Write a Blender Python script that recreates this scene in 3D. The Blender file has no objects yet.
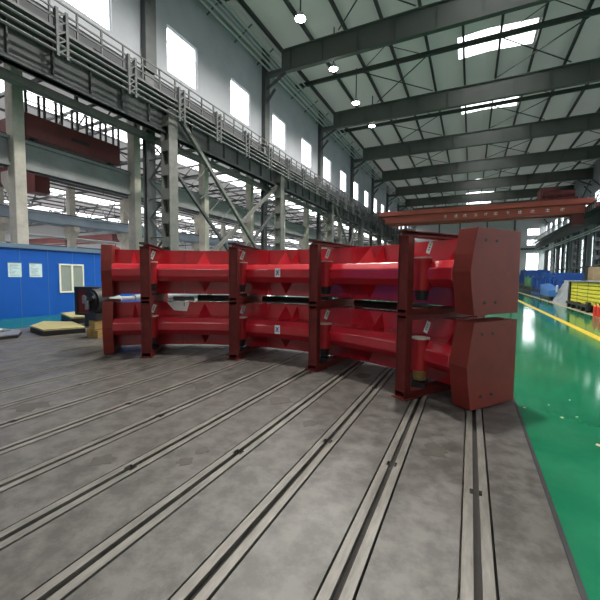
import bpy, bmesh, math, random
from mathutils import Vector, Matrix
S = bpy.context.scene
COL = S.collection
random.seed(7)
# ------------------------------------------------------------------ camera
FPX, PITCH, YAW, ROLL = 352.4, .0623, .4503, .00884
cyw, syw, cp, sp = math.cos(YAW), math.sin(YAW), math.cos(PITCH), math.sin(PITCH)
FW = Vector((-syw*cp, cyw*cp, -sp)); R0 = Vector((cyw, syw, 0)); U0 = R0.cross(FW)
RR = math.cos(ROLL)*R0 + math.sin(ROLL)*U0
UU = -math.sin(ROLL)*R0 + math.cos(ROLL)*U0
cam_data = bpy.data.cameras.new('camera'); cam = bpy.data.objects.new('camera', cam_data); COL.objects.link(cam)
M4 = Matrix((RR, UU, -FW)).transposed().to_4x4(); M4.translation = (0, 0, 1.6)
cam.matrix_world = M4
cam_data.sensor_width = 36; cam_data.lens = FPX/600*36; cam_data.shift_y = -1.5/600
cam_data.clip_end = 600; cam_data.clip_start = .05
S.camera = cam
# ------------------------------------------------------------------ world, sun-free overcast sky, exposure
W = bpy.data.worlds.new('World'); S.world = W; W.use_nodes = True
nt = W.node_tree; nt.nodes.clear()
wo = nt.nodes.new('ShaderNodeOutputWorld'); bg = nt.nodes.new('ShaderNodeBackground')
tc = nt.nodes.new('ShaderNodeTexCoord'); sx = nt.nodes.new('ShaderNodeSeparateXYZ'); cr = nt.nodes.new('ShaderNodeValToRGB')
cr.color_ramp.elements[0].position = .45; cr.color_ramp.elements[0].color = (.45, .46, .46, 1)
cr.color_ramp.elements[1].position = .62; cr.color_ramp.elements[1].color = (1, .985, .96, 1)
mm = nt.nodes.new('ShaderNodeMath'); mm.operation = 'MULTIPLY_ADD'; mm.inputs[1].default_value = .5; mm.inputs[2].default_value = .5
nt.links.new(tc.outputs['Generated'], sx.inputs[0]); nt.links.new(sx.outputs['Z'], mm.inputs[0]); nt.links.new(mm.outputs[0], cr.inputs[0])
nt.links.new(cr.outputs[0], bg.inputs[0]); nt.links.new(bg.outputs[0], wo.inputs[0])
bg.inputs[1].default_value = 12.0
S.view_settings.view_transform = 'Standard'; S.view_settings.look = 'None'
S.view_settings.exposure = -.25; S.view_settings.gamma = 1; S.view_settings.use_curve_mapping = False
LAMP_POWER = 3600
try:
    S.cycles.use_denoising = True; S.cycles.max_bounces = 7; S.cycles.diffuse_bounces = 4; S.cycles.transparent_max_bounces = 12
    S.cycles.caustics_reflective = False; S.cycles.caustics_refractive = False; S.cycles.sample_clamp_indirect = 6
except Exception: pass
# ------------------------------------------------------------------ materials
def mat(name, col, rough=.6, metal=0, var=0, scale=4, col2=None, coat=0, bump=0, spec=.5, stretch=None):
    m = bpy.data.materials.new(name); m.use_nodes = True; n = m.node_tree; b = n.nodes['Principled BSDF']
    b.inputs['Base Color'].default_value = (*col, 1); b.inputs['Roughness'].default_value = rough
    b.inputs['Metallic'].default_value = metal; b.inputs['Specular IOR Level'].default_value = spec
    if coat: b.inputs['Coat Weight'].default_value = coat; b.inputs['Coat Roughness'].default_value = .08
    if var or bump:
        t = n.nodes.new('ShaderNodeTexCoord'); mp = n.nodes.new('ShaderNodeMapping'); no = n.nodes.new('ShaderNodeTexNoise')
        n.links.new(t.outputs['Object'], mp.inputs[0]); n.links.new(mp.outputs[0], no.inputs['Vector'])
        if stretch: mp.inputs['Scale'].default_value = stretch
        no.inputs['Scale'].default_value = scale; no.inputs['Detail'].default_value = 8; no.inputs['Roughness'].default_value = .65
        if var:
            r = n.nodes.new('ShaderNodeValToRGB'); r.color_ramp.elements[0].position = .35; r.color_ramp.elements[1].position = .68
            c2 = col2 or tuple(c*(1-var) for c in col)
            r.color_ramp.elements[0].color = (*c2, 1); r.color_ramp.elements[1].color = (*col, 1)
            n.links.new(no.outputs[0], r.inputs[0]); n.links.new(r.outputs[0], b.inputs['Base Color'])
        if bump:
            bp = n.nodes.new('ShaderNodeBump'); bp.inputs['Strength'].default_value = bump; bp.inputs['Distance'].default_value = .02
            n.links.new(no.outputs[0], bp.inputs['Height']); n.links.new(bp.outputs[0], b.inputs['Normal'])
    return m
def translucent(name, col, k, rough=.7):
    m = bpy.data.materials.new(name); m.use_nodes = True; n = m.node_tree; n.nodes.clear()
    o = n.nodes.new('ShaderNodeOutputMaterial'); d = n.nodes.new('ShaderNodeBsdfDiffuse'); t = n.nodes.new('ShaderNodeBsdfTranslucent'); x = n.nodes.new('ShaderNodeMixShader')
    d.inputs[0].default_value = (*col, 1); t.inputs[0].default_value = (.95, .97, 1, 1); x.inputs[0].default_value = k
    n.links.new(d.outputs[0], x.inputs[1]); n.links.new(t.outputs[0], x.inputs[2]); n.links.new(x.outputs[0], o.inputs[0])
    return m
def glazing(name, k=.7):
    m = bpy.data.materials.new(name); m.use_nodes = True; n = m.node_tree; n.nodes.clear()
    o = n.nodes.new('ShaderNodeOutputMaterial'); d = n.nodes.new('ShaderNodeBsdfTransparent'); t = n.nodes.new('ShaderNodeBsdfTranslucent'); x = n.nodes.new('ShaderNodeMixShader')
    d.inputs[0].default_value = (.92, .96, 1, 1); t.inputs[0].default_value = (.85, .93, 1, 1); x.inputs[0].default_value = 1-k
    n.links.new(d.outputs[0], x.inputs[1]); n.links.new(t.outputs[0], x.inputs[2]); n.links.new(x.outputs[0], o.inputs[0])
    return m
def emit(name, col, s):
    m = bpy.data.materials.new(name); m.use_nodes = True; n = m.node_tree; n.nodes.clear()
    o = n.nodes.new('ShaderNodeOutputMaterial'); e = n.nodes.new('ShaderNodeEmission'); e.inputs[0].default_value = (*col, 1); e.inputs[1].default_value = s
    n.links.new(e.outputs[0], o.inputs[0]); return m
def floor_mat(name, c1, c2, c3, rough, rvar, bump=.15, fs=2.6):
    m = bpy.data.materials.new(name); m.use_nodes = True; n = m.node_tree; b = n.nodes['Principled BSDF']; L = n.links.new
    t = n.nodes.new('ShaderNodeTexCoord')
    def noise(s, det=8, ro=.65):
        q = n.nodes.new('ShaderNodeTexNoise'); q.inputs['Scale'].default_value = s; q.inputs['Detail'].default_value = det; q.inputs['Roughness'].default_value = ro
        L(t.outputs['Object'], q.inputs['Vector']); return q.outputs[0]
    def ramp(src, p0, a, p1, c):
        r = n.nodes.new('ShaderNodeValToRGB'); r.color_ramp.elements[0].position = p0; r.color_ramp.elements[1].position = p1
        r.color_ramp.elements[0].color = (*a, 1); r.color_ramp.elements[1].color = (*c, 1); L(src, r.inputs[0]); return r.outputs[0]
    base = ramp(noise(fs), .40, c1, .60, c2)
    st = ramp(noise(fs*9, 12, .8), .60, (0, 0, 0), .72, (1, 1, 1))
    mx = n.nodes.new('ShaderNodeMixRGB'); L(st, mx.inputs[0]); L(base, mx.inputs[1]); mx.inputs[2].default_value = (*c3, 1)
    L(mx.outputs[0], b.inputs['Base Color'])
    rr = n.nodes.new('ShaderNodeMapRange'); rr.inputs['To Min'].default_value = rough-rvar; rr.inputs['To Max'].default_value = rough+rvar
    L(noise(2.5), rr.inputs[0]); L(rr.outputs[0], b.inputs['Roughness'])
    bp = n.nodes.new('ShaderNodeBump'); bp.inputs['Strength'].default_value = bump; bp.inputs['Distance'].default_value = .004
    L(noise(9), bp.inputs['Height']); L(bp.outputs[0], b.inputs['Normal'])
    return m
M = dict(
 stain=mat('oil stain', (.075, .066, .054), .5, 0, .35, 12),
 groove=mat('dirty groove', (.03, .026, .022), .8, 0, .5, 8),
 slab=floor_mat('worn grey concrete', (.062, .056, .050), (.122, .113, .104), (.27, .25, .23), .40, .14, .5, 5.5),
 rail=mat('worn steel rail', (.225, .208, .185), .42, .15, .5, 6, bump=.1, stretch=(3, .5, 1)),
 pit=mat('dark groove', (.02, .02, .02), .9),
 green=floor_mat('green epoxy floor', (.012, .155, .075), (.017, .185, .088), (.03, .21, .11), .09, .03, .01, 1.2),
 yellow_paint=mat('yellow floor paint', (.75, .52, .04), .4, var=.25, scale=6),
 beige=mat('beige floor strip', (.38, .33, .22), .6, var=.2, scale=3),
 ringred=mat('glossy red paint', (.56, .019, .034), .2, 0, .14, 3, coat=.8),
 ringin=mat('red paint on bosses', (.52, .014, .022), .35, 0, .2, 3, coat=.3),
 primer=mat('brown red primer', (.17, .026, .023), .6, 0, .3, 6, spec=.25),
 plate=mat('matte red primer plate', (.22, .030, .022), .6, 0, .25, 2.2, spec=.25),
 steelg=mat('greenish grey steel paint', (.15, .15, .138), .55, 0, .3, 3),
 steeld=mat('dark grey steel paint', (.075, .08, .082), .6, 0, .3, 3),
 steelm=mat('mid grey steel paint', (.095, .098, .10), .55, 0, .25, 3),
 pipe=mat('light grey pipe', (.42, .44, .43), .45),
 conc=mat('pale concrete column', (.62, .57, .49), .8, 0, .3, 1.5, bump=.3),
 concb=mat('grey concrete beam', (.27, .28, .28), .8, 0, .25, 1.2),
 bluebeam=mat('pale blue grey beam', (.36, .43, .50), .6, 0, .2, .8),
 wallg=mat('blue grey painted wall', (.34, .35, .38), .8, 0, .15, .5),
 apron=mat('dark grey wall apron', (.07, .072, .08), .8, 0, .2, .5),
 endwall=mat('pale grey end wall', (.42, .42, .42), .8, 0, .1, .3),
 beam=mat('grey green roof beam', (.085, .09, .08), .65, 0, .15, .6),
 beam2=mat('dark roof truss', (.04, .043, .04), .65),
 roof=translucent('pale roof sheet', (.52, .49, .45), .0072),
 roofd=translucent('pale side bay roof', (.5, .46, .44), .03),
 sky=translucent('frosted roof light', (.9, .9, .9), .6),
 glass=glazing('window pane', .75),
 frame=mat('pale window frame', (.5, .52, .54), .5),
 cranered=mat('crane red oxide', (.42, .085, .05), .5, 0, .2, .6),
 cranedark=mat('dark crane red', (.16, .03, .028), .6, 0, .3, 1.5),
 white=mat('white paint', (.8, .8, .8), .5),
 ivory=mat('ivory window frame', (.74, .72, .62), .5),
 cabin=mat('blue cabin panel', (.004, .085, .42), .5, 0, .1, 1.5, spec=.25),
 cabtrim=mat('blue grey cabin trim', (.10, .16, .24), .5),
 paperb=mat('pale blue notice', (.62, .80, .84), .6, 0, .2, 12),
 curtain=mat('grey curtain behind window', (.30, .32, .29), .35, 0, .3, 8, stretch=(1, 8, .3)),
 markblue=mat('dark blue print', (.02, .05, .22), .5),
 black=mat('black rubber', (.014, .014, .015), .5),
 dark=mat('dark iron', (.04, .04, .045), .5, .3, .3, 6),
 grey=mat('grey machined steel', (.24, .25, .28), .45, .2, .2, 5),
 wood=mat('yellow brown timber', (.42, .27, .09), .7, 0, .35, 5, stretch=(1, 1, 6)),
 ply=mat('pale yellow board', (.42, .37, .17), .6, 0, .15, 2),
 blue=mat('blue machine paint', (.008, .07, .30), .4, 0, .15, 3),
 blue2=mat('light blue machine cover', (.05, .16, .42), .4),
 foil=mat('silver wrapping foil', (.50, .52, .56), .35, .25, .35, 9, bump=.9),
 ybeam=mat('yellow painted beam', (.68, .62, .05), .5, 0, .15, 3),
 redp=mat('fire red paint', (.6, .04, .02), .4),
 tan=mat('tan crate board', (.5, .36, .2), .7, 0, .2, 3),
 rimtan=mat('bare beige rim', (.55, .48, .40), .6),
 paper=mat('white paper', (.78, .78, .76), .7),
 machgreen=mat('green machine paint', (.10, .28, .13), .5),
 leaf=mat('dry yellow leaf', (.6, .55, .35), .7),
)
# ------------------------------------------------------------------ helpers
class MB:
    def __init__(s): s.v = []; s.f = []; s.c = []
    def add(s, vs, fs):
        k = len(s.v); s.c.append((k, len(s.f))); s.v += [tuple(v) for v in vs]; s.f += [tuple(i+k for i in f) for f in fs]; return s
    def box(s, x0, x1, y0, y1, z0, z1):
        return s.hexa([(x0, y0), (x1, y0), (x1, y1), (x0, y1)], z0, z1)
    def hexa(s, pts, z0, z1):
        n = len(pts); vs = [(*p, z0) for p in pts]+[(*p, z1) for p in pts]
        a = sum(pts[i][0]*pts[(i+1) % n][1]-pts[(i+1) % n][0]*pts[i][1] for i in range(n))
        fs = [tuple(range(n-1, -1, -1)), tuple(range(n, 2*n))]+[(i, (i+1) % n, n+(i+1) % n, n+i) for i in range(n)]
        if a < 0: fs = [tuple(reversed(f)) for f in fs]
        return s.add(vs, fs)
    def obox(s, c, ax, ay, az, hx, hy, hz):   # oriented box, centre, unit axes, half sizes
        c = Vector(c); vs = []
        for k in (-1, 1):
            for (i, j) in ((-1, -1), (1, -1), (1, 1), (-1, 1)): vs.append(c+Vector(ax)*hx*i+Vector(ay)*hy*j+Vector(az)*hz*k)
        return s.add(vs, [(3, 2, 1, 0), (4, 5, 6, 7), (0, 1, 5, 4), (1, 2, 6, 5), (2, 3, 7, 6), (3, 0, 4, 7)])
    def bar(s, a, b, w, h=None, up=(0, 0, 1)):
        a = Vector(a); b = Vector(b); h = h or w; d = b-a; L = d.length; d.normalize(); up = Vector(up)
        if abs(d.dot(up)) > .98: up = Vector((0, 1, 0))
        x = d.cross(up).normalized(); z = x.cross(d).normalized()
        return s.obox((a+b)/2, x, d, z, w/2, L/2, h/2)
    def tube(s, a, b, r, r2=None, n=12, cap=True):
        a = Vector(a); b = Vector(b); r2 = r if r2 is None else r2; d = (b-a).normalized()
        up = Vector((0, 0, 1)) if abs(d.z) < .95 else Vector((1, 0, 0)); x = d.cross(up).normalized(); y = d.cross(x)
        vs = []
        for (c, q) in ((a, r), (b, r2)):
            for i in range(n):
                t = 2*math.pi*i/n; vs.append(c+x*q*math.cos(t)+y*q*math.sin(t))
        fs = [(i, (i+1) % n, n+(i+1) % n, n+i) for i in range(n)]
        if cap: fs += [tuple(range(n-1, -1, -1)), tuple(range(n, 2*n))]
        return s.add(vs, fs)
    def pieces(s, name, m, parent=None, **kw):      # one mesh for every separate piece: chunks whose boxes touch stay together
        n = len(s.c); ends = s.c[1:]+[(len(s.v), len(s.f))]; bb = []
        for (a, _), (b, _) in zip(s.c, ends):
            q = s.v[a:b]; bb.append([min(p[i] for p in q)-.004 for i in range(3)]+[max(p[i] for p in q)+.004 for i in range(3)])
        own = list(range(n))
        def root(i):
            while own[i] != i: i = own[i]
            return i
        for i in range(n):
            for j in range(i):
                if all(bb[i][k] <= bb[j][k+3] and bb[j][k] <= bb[i][k+3] for k in range(3)): own[root(i)] = root(j)
        gr = {}
        for i in range(n): gr.setdefault(root(i), []).append(i)
        for ids in gr.values():
            mb = MB()
            for i in ids:
                a, fa = s.c[i]; b, fb = ends[i]; mb.add(s.v[a:b], [tuple(x-a for x in f) for f in s.f[fa:fb]])
            o = mb.build(name, m, parent, **kw)
        return o
    def poly(s, pts): return s.add(pts, [tuple(range(len(pts)))])
    def build(s, name, m, parent=None, bevel=0, smooth=False):
        me = bpy.data.meshes.new(name); me.from_pydata(s.v, [], s.f)
        bm = bmesh.new(); bm.from_mesh(me); bmesh.ops.recalc_face_normals(bm, faces=bm.faces); bm.to_mesh(me); bm.free()
        me.materials.append(M[m] if isinstance(m, str) else m)
        o = bpy.data.objects.new(name, me); COL.objects.link(o)
        if parent: o.parent = parent; o.matrix_parent_inverse = parent_inv(parent)
        if bevel:
            bv = o.modifiers.new('bevel', 'BEVEL'); bv.width = bevel; bv.segments = 2; bv.limit_method = 'ANGLE'
        if smooth:
            for p in me.polygons: p.use_smooth = True
            me.set_sharp_from_angle(angle=math.radians(30))
        return o
def parent_inv(p):
    m = Matrix.Identity(4); q = p
    t = Vector((0, 0, 0))
    while q: t += Vector(q.location); q = None
    return Matrix.Translation(-t) if p.type == 'EMPTY' else Matrix.Identity(4)
def tag(o, label, cat, group=None, kind=None):
    o['label'] = label; o['category'] = cat
    if group: o['group'] = group
    if kind: o['kind'] = kind
    return o
def thing(name, label, cat, loc=(0, 0, 0), group=None):
    o = bpy.data.objects.new(name, None); COL.objects.link(o); o.location = loc; o.empty_display_size = .2
    return tag(o, label, cat, group)
def struct(name, mb, m, **k):
    o = mb.build(name, m, **k); o['kind'] = 'structure'; return o
ORD = ['nearest', 'second nearest', 'third nearest', 'fourth nearest', 'fifth nearest', 'sixth nearest', 'seventh nearest', 'eighth nearest', 'ninth nearest', 'tenth nearest', 'eleventh nearest', 'twelfth nearest', 'thirteenth nearest', 'fourteenth nearest', 'fifteenth nearest', 'sixteenth nearest']
LOFT = 17.5   # x of the right-hand wall
XW = -16.2    # x of the upper left wall
YE = 114.0    # y of the end wall
# ================================================================== STRUCTURE
RAILX = [.09-.645*k for k in range(19)]
PY0, PY1 = -2.5, 9.5
g = MB()
g.add([(-60, -14, -.03), (30, -14, -.03), (30, YE, -.03), (-60, YE, -.03)], [(0, 1, 2, 3)])
# green epoxy top is split round the plate pit
base = struct('floor', MB().box(-60, 30, -14, YE, -.5, -.16), 'conc')
fg = MB(); fg.box(.562, 30, -14, YE, -.16, -.012); fg.box(-15.5, -12.0, -14, YE, -.16, -.012)
fg.box(-12.0, .562, PY1, YE, -.16, -.012); fg.box(-12.0, .562, -14, PY0, -.16, -.012)
struct('floor_green', fg, 'green'); struct('floor_side_bay', MB().box(-60, -15.5, -14, YE, -.16, -.012), 'concb')
sl = MB(); xs = [.555]+[x for x in RAILX]+[-11.99]
for i in range(len(xs)-1):
    a = xs[i]-(.096 if i else 0); b = xs[i+1]+(.096 if i < len(xs)-2 else 0)
    sl.box(b, a, PY0, PY1, -.15, 0)
struct('floor_plate', sl, 'slab')
for i, x in enumerate(RAILX):
    r = MB(); y = PY0
    rnd = random.Random(i)
    py = [PY0]+sorted([PY0+1.2+rnd.random()*1.4+k*3.1 for k in range(4)])+[PY1]
    for sgn in (-1, 1):
        for k in range(len(py)-1):
            a = py[k]+(.0 if k == 0 else .035); b = py[k+1]-(.0 if k == len(py)-2 else .035)
            x0, x1 = (x+.021, x+.080) if sgn > 0 else (x-.080, x-.021)
            r.box(x0, x1, a, b, -.05, .004)
            if k < len(py)-2:   # narrower bit beside the bolt pocket
                c, d = (x+.042, x+.080) if sgn > 0 else (x-.080, x-.042)
                r.box(c, d, b, b+.07, -.05, .004)
    tr = struct('trim_%d' % (i+1), r, 'rail'); MB().box(x-.0205, x+.0205, PY0, PY1, -.06, -.032).build('groove_bottom', 'groove', tr)
rs0 = random.Random(21); stn = []
for i in range(16):
    x, y = rs0.uniform(-6, .4), rs0.uniform(1.6, 5.6); a0_ = rs0.uniform(.05, .22); n_ = 14
    k_ = round((.09-x)/.645); xc = .09-.645*(k_+.5)
    if xc < -11: continue
    pts = [(max(xc-.22, min(xc+.22, xc+a0_*math.cos(2*math.pi*j/n_)*rs0.uniform(.5, 1.2))), y+a0_*1.1*math.sin(2*math.pi*j/n_)*rs0.uniform(.5, 1.2)) for j in range(n_)]
    stn.append(pts)
sm = MB()
for i, pts in enumerate(stn): sm.hexa(pts, .0003, .0012+.00003*i)
sm.build('oil_stain', 'stain', bpy.data.objects['floor_plate'])
struct('trim_20', MB().box(3.08, 3.30, -2, 112, -.012, -.008), 'yellow_paint')
struct('trim_21', MB().box(4.85, 5.25, 4, 112, -.012, -.006), 'beige')
struct('trim_22', MB().box(.556, .585, PY0, PY1, -.05, .003), 'dark')
# ---- upper left wall with window openings
WY = [22.9+6*k for k in range(-2, 16)]
WZ0, WZ1 = 13.42, 16.0
w = MB(); w.box(XW-.3, XW, -14, YE, WZ1, 21.2); w.box(XW-.3, XW, -14, YE, 12.6, WZ0)
prev = -14
for y in WY:
    w.box(XW-.3, XW, prev, y-1.25, WZ0, WZ1); prev = y+1.25
w.box(XW-.3, XW, prev, YE, WZ0, WZ1)
struct('wall_left', w, 'wallg')
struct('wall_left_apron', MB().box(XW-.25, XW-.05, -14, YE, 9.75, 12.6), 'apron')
def window(n, plane, a0, a1, z0, z1, pos, nx, nz, fw=.06, t=.08):
    f = MB(); p = MB()
    def bx(mb, u0, u1, q0, q1, tt=t):
        if plane == 'x': mb.box(pos-tt/2, pos+tt/2, u0, u1, q0, q1)
        else: mb.box(u0, u1, pos-tt/2, pos+tt/2, q0, q1)
    bx(f, a0, a1, z0, z0+fw); bx(f, a0, a1, z1-fw, z1); bx(f, a0, a0+fw, z0+fw, z1-fw); bx(f, a1-fw, a1, z0+fw, z1-fw)
    for i in range(1, nx): u = a0+(a1-a0)*i/nx; bx(f, u-fw/3, u+fw/3, z0+fw, z1-fw)
    for i in range(1, nz): u = z0+(z1-z0)*i/nz; bx(f, a0+fw, a1-fw, u-fw/3, u+fw/3, t*.8)
    fo = struct('window_%d' % n, f, 'frame')
    if plane == 'x': p.add([(pos, a0, z0), (pos, a1, z0), (pos, a1, z1), (pos, a0, z1)], [(0, 1, 2, 3)])
    else: p.add([(a0, pos, z0), (a1, pos, z0), (a1, pos, z1), (a0, pos, z1)], [(0, 1, 2, 3)])
    p.build('pane', 'glass', fo); return fo
wn = 1
for y in WY: window(wn, 'x', y-1.25, y+1.25, WZ0, WZ1, XW-.15, 2, 3, .05); wn += 1
# ---- right wall
RWY = [2.2+6*k+3 for k in range(0, 19)]
w = MB(); prev = -14
w.box(LOFT, LOFT+.3, -14, YE, 0, 1.4); w.box(LOFT, LOFT+.3, -14, YE, 8.6, 12.6); w.box(LOFT, LOFT+.3, -14, YE, 15.6, 21.2)
for y in RWY:
    w.box(LOFT, LOFT+.3, prev, y-1.4, 1.4, 8.6); w.box(LOFT, LOFT+.3, prev, y-1.4, 12.6, 15.6); prev = y+1.4
w.box(LOFT, LOFT+.3, prev, YE, 1.4, 8.6); w.box(LOFT, LOFT+.3, prev, YE, 12.6, 15.6)
struct('wall_right', w, 'wallg')
for y in RWY:
    window(wn, 'x', y-1.4, y+1.4, 1.4, 8.6, LOFT+.08, 3, 8, .07); wn += 1
    window(wn, 'x', y-1.4, y+1.4, 12.6, 15.6, LOFT+.08, 3, 3, .07); wn += 1
# ---- wall behind the camera with high windows
w = MB(); w.box(-60, 18, -14.3, -14, 0, 12); w.box(-60, 18, -14.3, -14, 16, 22.5); prev = -60
for x in (-12, -6, 0, 6, 12): w.box(prev, x-1.8, -14.3, -14, 12, 16); prev = x+1.8
w.box(prev, 18, -14.3, -14, 12, 16); struct('wall_near', w, 'endwall')
for x in (-12, -6, 0, 6, 12): window(wn, 'y', x-1.8, x+1.8, 12, 16, -14.15, 3, 4, .08); wn += 1
# ---- end wall
w = MB(); E0, E1 = 13.4, 16.25
bands = [(2.6, 8.5), (10.6, 12.1), (13.3, 15.1)]
w.box(-16.5, E0, YE, YE+.3, 0, 23); w.box(E1, 18, YE, YE+.3, 0, 23)
zz = 0
for a, b in bands: w.box(E0, E1, YE, YE+.3, zz, a); zz = b
w.box(E0, E1, YE, YE+.3, zz, 23)
struct('wall_end', w, 'endwall')
for a, b in bands: window(wn, 'y', E0, E1, a, b, YE+.1, 4, 2 if b-a < 3 else 5, .08); wn += 1
t = MB()
for x in (-9, -3.35, 3.64, 10.4): t.box(x-.18, x+.18, YE-.3, YE, 0, 21)
t.box(-16, 17.4, YE-.35, YE-.02, 9.35, 9.9)
struct('trim_23', t, 'steeld')
# ---- roof: low pitched sheets with a glazed strip along the ridge
RZ = 20.7; RX = .5*(XW+LOFT); RS = 1.0/(LOFT-RX)
def rz(x): return RZ+1.0-abs(x-RX)*RS
r = MB()
def sheet(mb, x0, x1, y0, y1):
    mb.add([(x0, y0, rz(x0)), (x1, y0, rz(x1)), (x1, y1, rz(x1)), (x0, y1, rz(x0))], [(3, 2, 1, 0)])
    mb.add([(x0, y0, rz(x0)+.06), (x1, y0, rz(x1)+.06), (x1, y1, rz(x1)+.06), (x0, y1, rz(x0)+.06)], [(0, 1, 2, 3)])
SK = (-1.7, 4.0)
BY = [2.1+12*k for k in range(-1, 10)]
def rsheet(mb, x0, x1, y0, y1): mb.add([(x0, y0, rz(x0)), (x1, y0, rz(x1)), (x1, y1, rz(x1)), (x0, y1, rz(x0))], [(3, 2, 1, 0)])
rsheet(r, XW-.3, SK[0], -14, YE+.3); rsheet(r, SK[1], LOFT+.3, -14, YE+.3)
glz = MB()
for k, y in enumerate(BY):
    a, b = y+7.2, y+10.4           # one glazed bay between two beams
    rsheet(r, SK[0], RX, y, a); rsheet(r, RX, SK[1], y, a); rsheet(r, SK[0], RX, b, y+12); rsheet(r, RX, SK[1], b, y+12)
    for p, q in ((SK[0], RX), (RX, SK[1])): rsheet(glz, p, q, a, b)
rsheet(r, SK[0], RX, -14, BY[0]); rsheet(r, RX, SK[1], -14, BY[0])
ceil = struct('ceiling', r, 'roof')
sg = glz.build('roof_light', 'sky', ceil)
pu = MB()
x = XW+1.2
while x < LOFT:
    pu.box(x-.09, x+.09, -14, YE, rz(x)-.34, rz(x)-.02); x += 2.75
pu.build('purlin', 'beam2', ceil)
pu = MB()
for k, y in enumerate(BY):
    pu.box(XW, LOFT, y+5.9, y+6.15, 20.05, 20.4)
    for xx in [XW+1.2+5.5*j for j in range(1, 6, 2)]:
        pu.bar((xx, y+.3, 19.9), (xx+5.5, y+5.9, 20.1), .045); pu.bar((xx+5.5, y+.3, 19.9), (xx, y+5.9, 20.1), .045)
        pu.bar((xx, y+11.7, 19.9), (xx+5.5, y+6.1, 20.1), .07); pu.bar((xx+5.5, y+11.7, 19.9), (xx, y+6.1, 20.1), .07)
pu.build('bracing', 'beam2', ceil)
for k, y in enumerate(BY):
    o = thing('roof_beam', 'grey plate roof beam spanning the main hall, %s across the ceiling' % ORD[k] if k else 'grey plate roof beam over the camera end of the hall', 'beam', (RX, y, 18.1), 'roof beams of the main hall')
    MB().box(-14.45, LOFT-.02, y-.04, y+.04, 18.16, 19.75).box(XW+.02, -14.45, y-.04, y+.04, 18.16, 18.5).build('web', 'beam', o)
    MB().box(XW+.02, LOFT-.02, y-.2, y+.2, 18.08, 18.16).box(-14.45, LOFT-.02, y-.2, y+.2, 19.75, 19.83).pieces('flange', 'beam', o)
    st = MB(); x = XW+2.6
    while x < LOFT-.5:
        st.box(x-.03, x+.03, y-.16, y+.16, 18.16, 19.75); x += 2.75
    st.pieces('stiffener', 'beam', o)
    # knee lattice at both ends
    kn = MB()
    for sx_, xx in ((1, XW+.1), (-1, LOFT-.1)):
        for (z0, z1) in ((17, 18.1), (15.8, 17)):
            kn.bar((xx, y, z0), (xx+sx_*2.0*(z1-15.8)/2.3, y, z1+.0), .16)
    kn.pieces('knee_brace', 'beam2', o)
# ---- low bays at the left: roof with glazed strips, columns, beams
def lowroof(x0, x1, z, strips, nm, y0=-14, y1=YE):
    a = MB(); b = MB(); xs = [x0]+[q for s_ in strips for q in s_]+[x1]; xs = sorted(xs); gl = False
    for i in range(len(xs)-1):
        (b if i % 2 else a).add([(xs[i], y0, z), (xs[i+1], y0, z), (xs[i+1], y1, z), (xs[i], y1, z)], [(3, 2, 1, 0)])
    o = struct(nm, a, 'roofd'); b.build('roof_light', 'sky', o)
    p = MB(); y = 5.8
    while y < YE:
        p.box(x0, x1, y-.08, y+.08, z-.42, z-.22)
        y += 6
    p.build('rafter', 'steeld', o)
    p = MB(); n = int(abs(x1-x0)/2.3)
    for i in range(n): xx = min(x0, x1)+.7+i*2.3; p.box(xx-.04, xx+.04, y0, y1, z-.2, z-.05)
    p.build('purlin', 'steelm', o)
lowroof(-36, XW-.3, 12.6, [(-26.6, -23.4)], 'ceiling_low')
lowroof(-60, -36, 10.5, [(-42.5, -39), (-54, -51)], 'ceiling_far')
struct('wall_far', MB().box(-36.2, -36, -14, YE, 10.5, 12.6), 'wallg')
w = MB(); prev = -14
FWY = [4+6*k for k in range(-2, 19)]
w.box(-60.3, -60, -14, YE, 0, 1.2); w.box(-60.3, -60, -14, YE, 5.6, 10.5)
for y in FWY: w.box(-60.3, -60, prev, y-2, 1.2, 5.6); prev = y+2
w.box(-60.3, -60, prev, YE, 1.2, 5.6)
struct('wall_outer', w, 'endwall')
for y in FWY: window(wn, 'x', y-2, y+2, 1.2, 5.6, -60.15, 3, 3, .1); wn += 1
struct('wall_back', MB().box(-60, -16.5, YE, YE+.3, 0, 12.6), 'endwall')
# ================================================================== ROW OF CONCRETE COLUMNS (x = -18.2)
def concrete_column(x, y, ztop, label, group, wide=.23, corb=6.2):
    o = thing('concrete_column', label, 'column', (x, y, 0), group)
    MB().box(x-.3, x+.3, y-wide, y+wide, -.01, ztop).build('shaft', 'conc', o, bevel=.03)
    c = MB()
    for s_ in ((-1,) if x > -20 else (1, -1)):
        c.add([(x+s_*.3, y-wide, corb-1.1), (x+s_*.3, y+wide, corb-1.1), (x+s_*.3, y+wide, corb), (x+s_*.3, y-wide, corb),
               (x+s_*.85, y-wide, corb-.45), (x+s_*.85, y+wide, corb-.45), (x+s_*.85, y+wide, corb), (x+s_*.85, y-wide, corb)],
              [(0, 1, 2, 3), (4, 5, 6, 7), (0, 1, 5, 4), (1, 2, 6, 5), (2, 3, 7, 6), (3, 0, 4, 7)])
    c.build('corbel', 'conc', o)
    return o
for k in range(12):
    y = 8.95+6.15*k
    concrete_column(-18.45, y, 12.3, 'pale concrete column with corbels behind the steel row, %s to the camera' % ORD[k], 'concrete columns behind the steel columns')
for k in range(9):
    y = 16.0+6*k
    concrete_column(-36.0, y, 10.3, 'pale concrete column far across the side bay, %s of its row' % ORD[k], 'concrete columns across the side bay', .3, 6.3)
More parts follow.
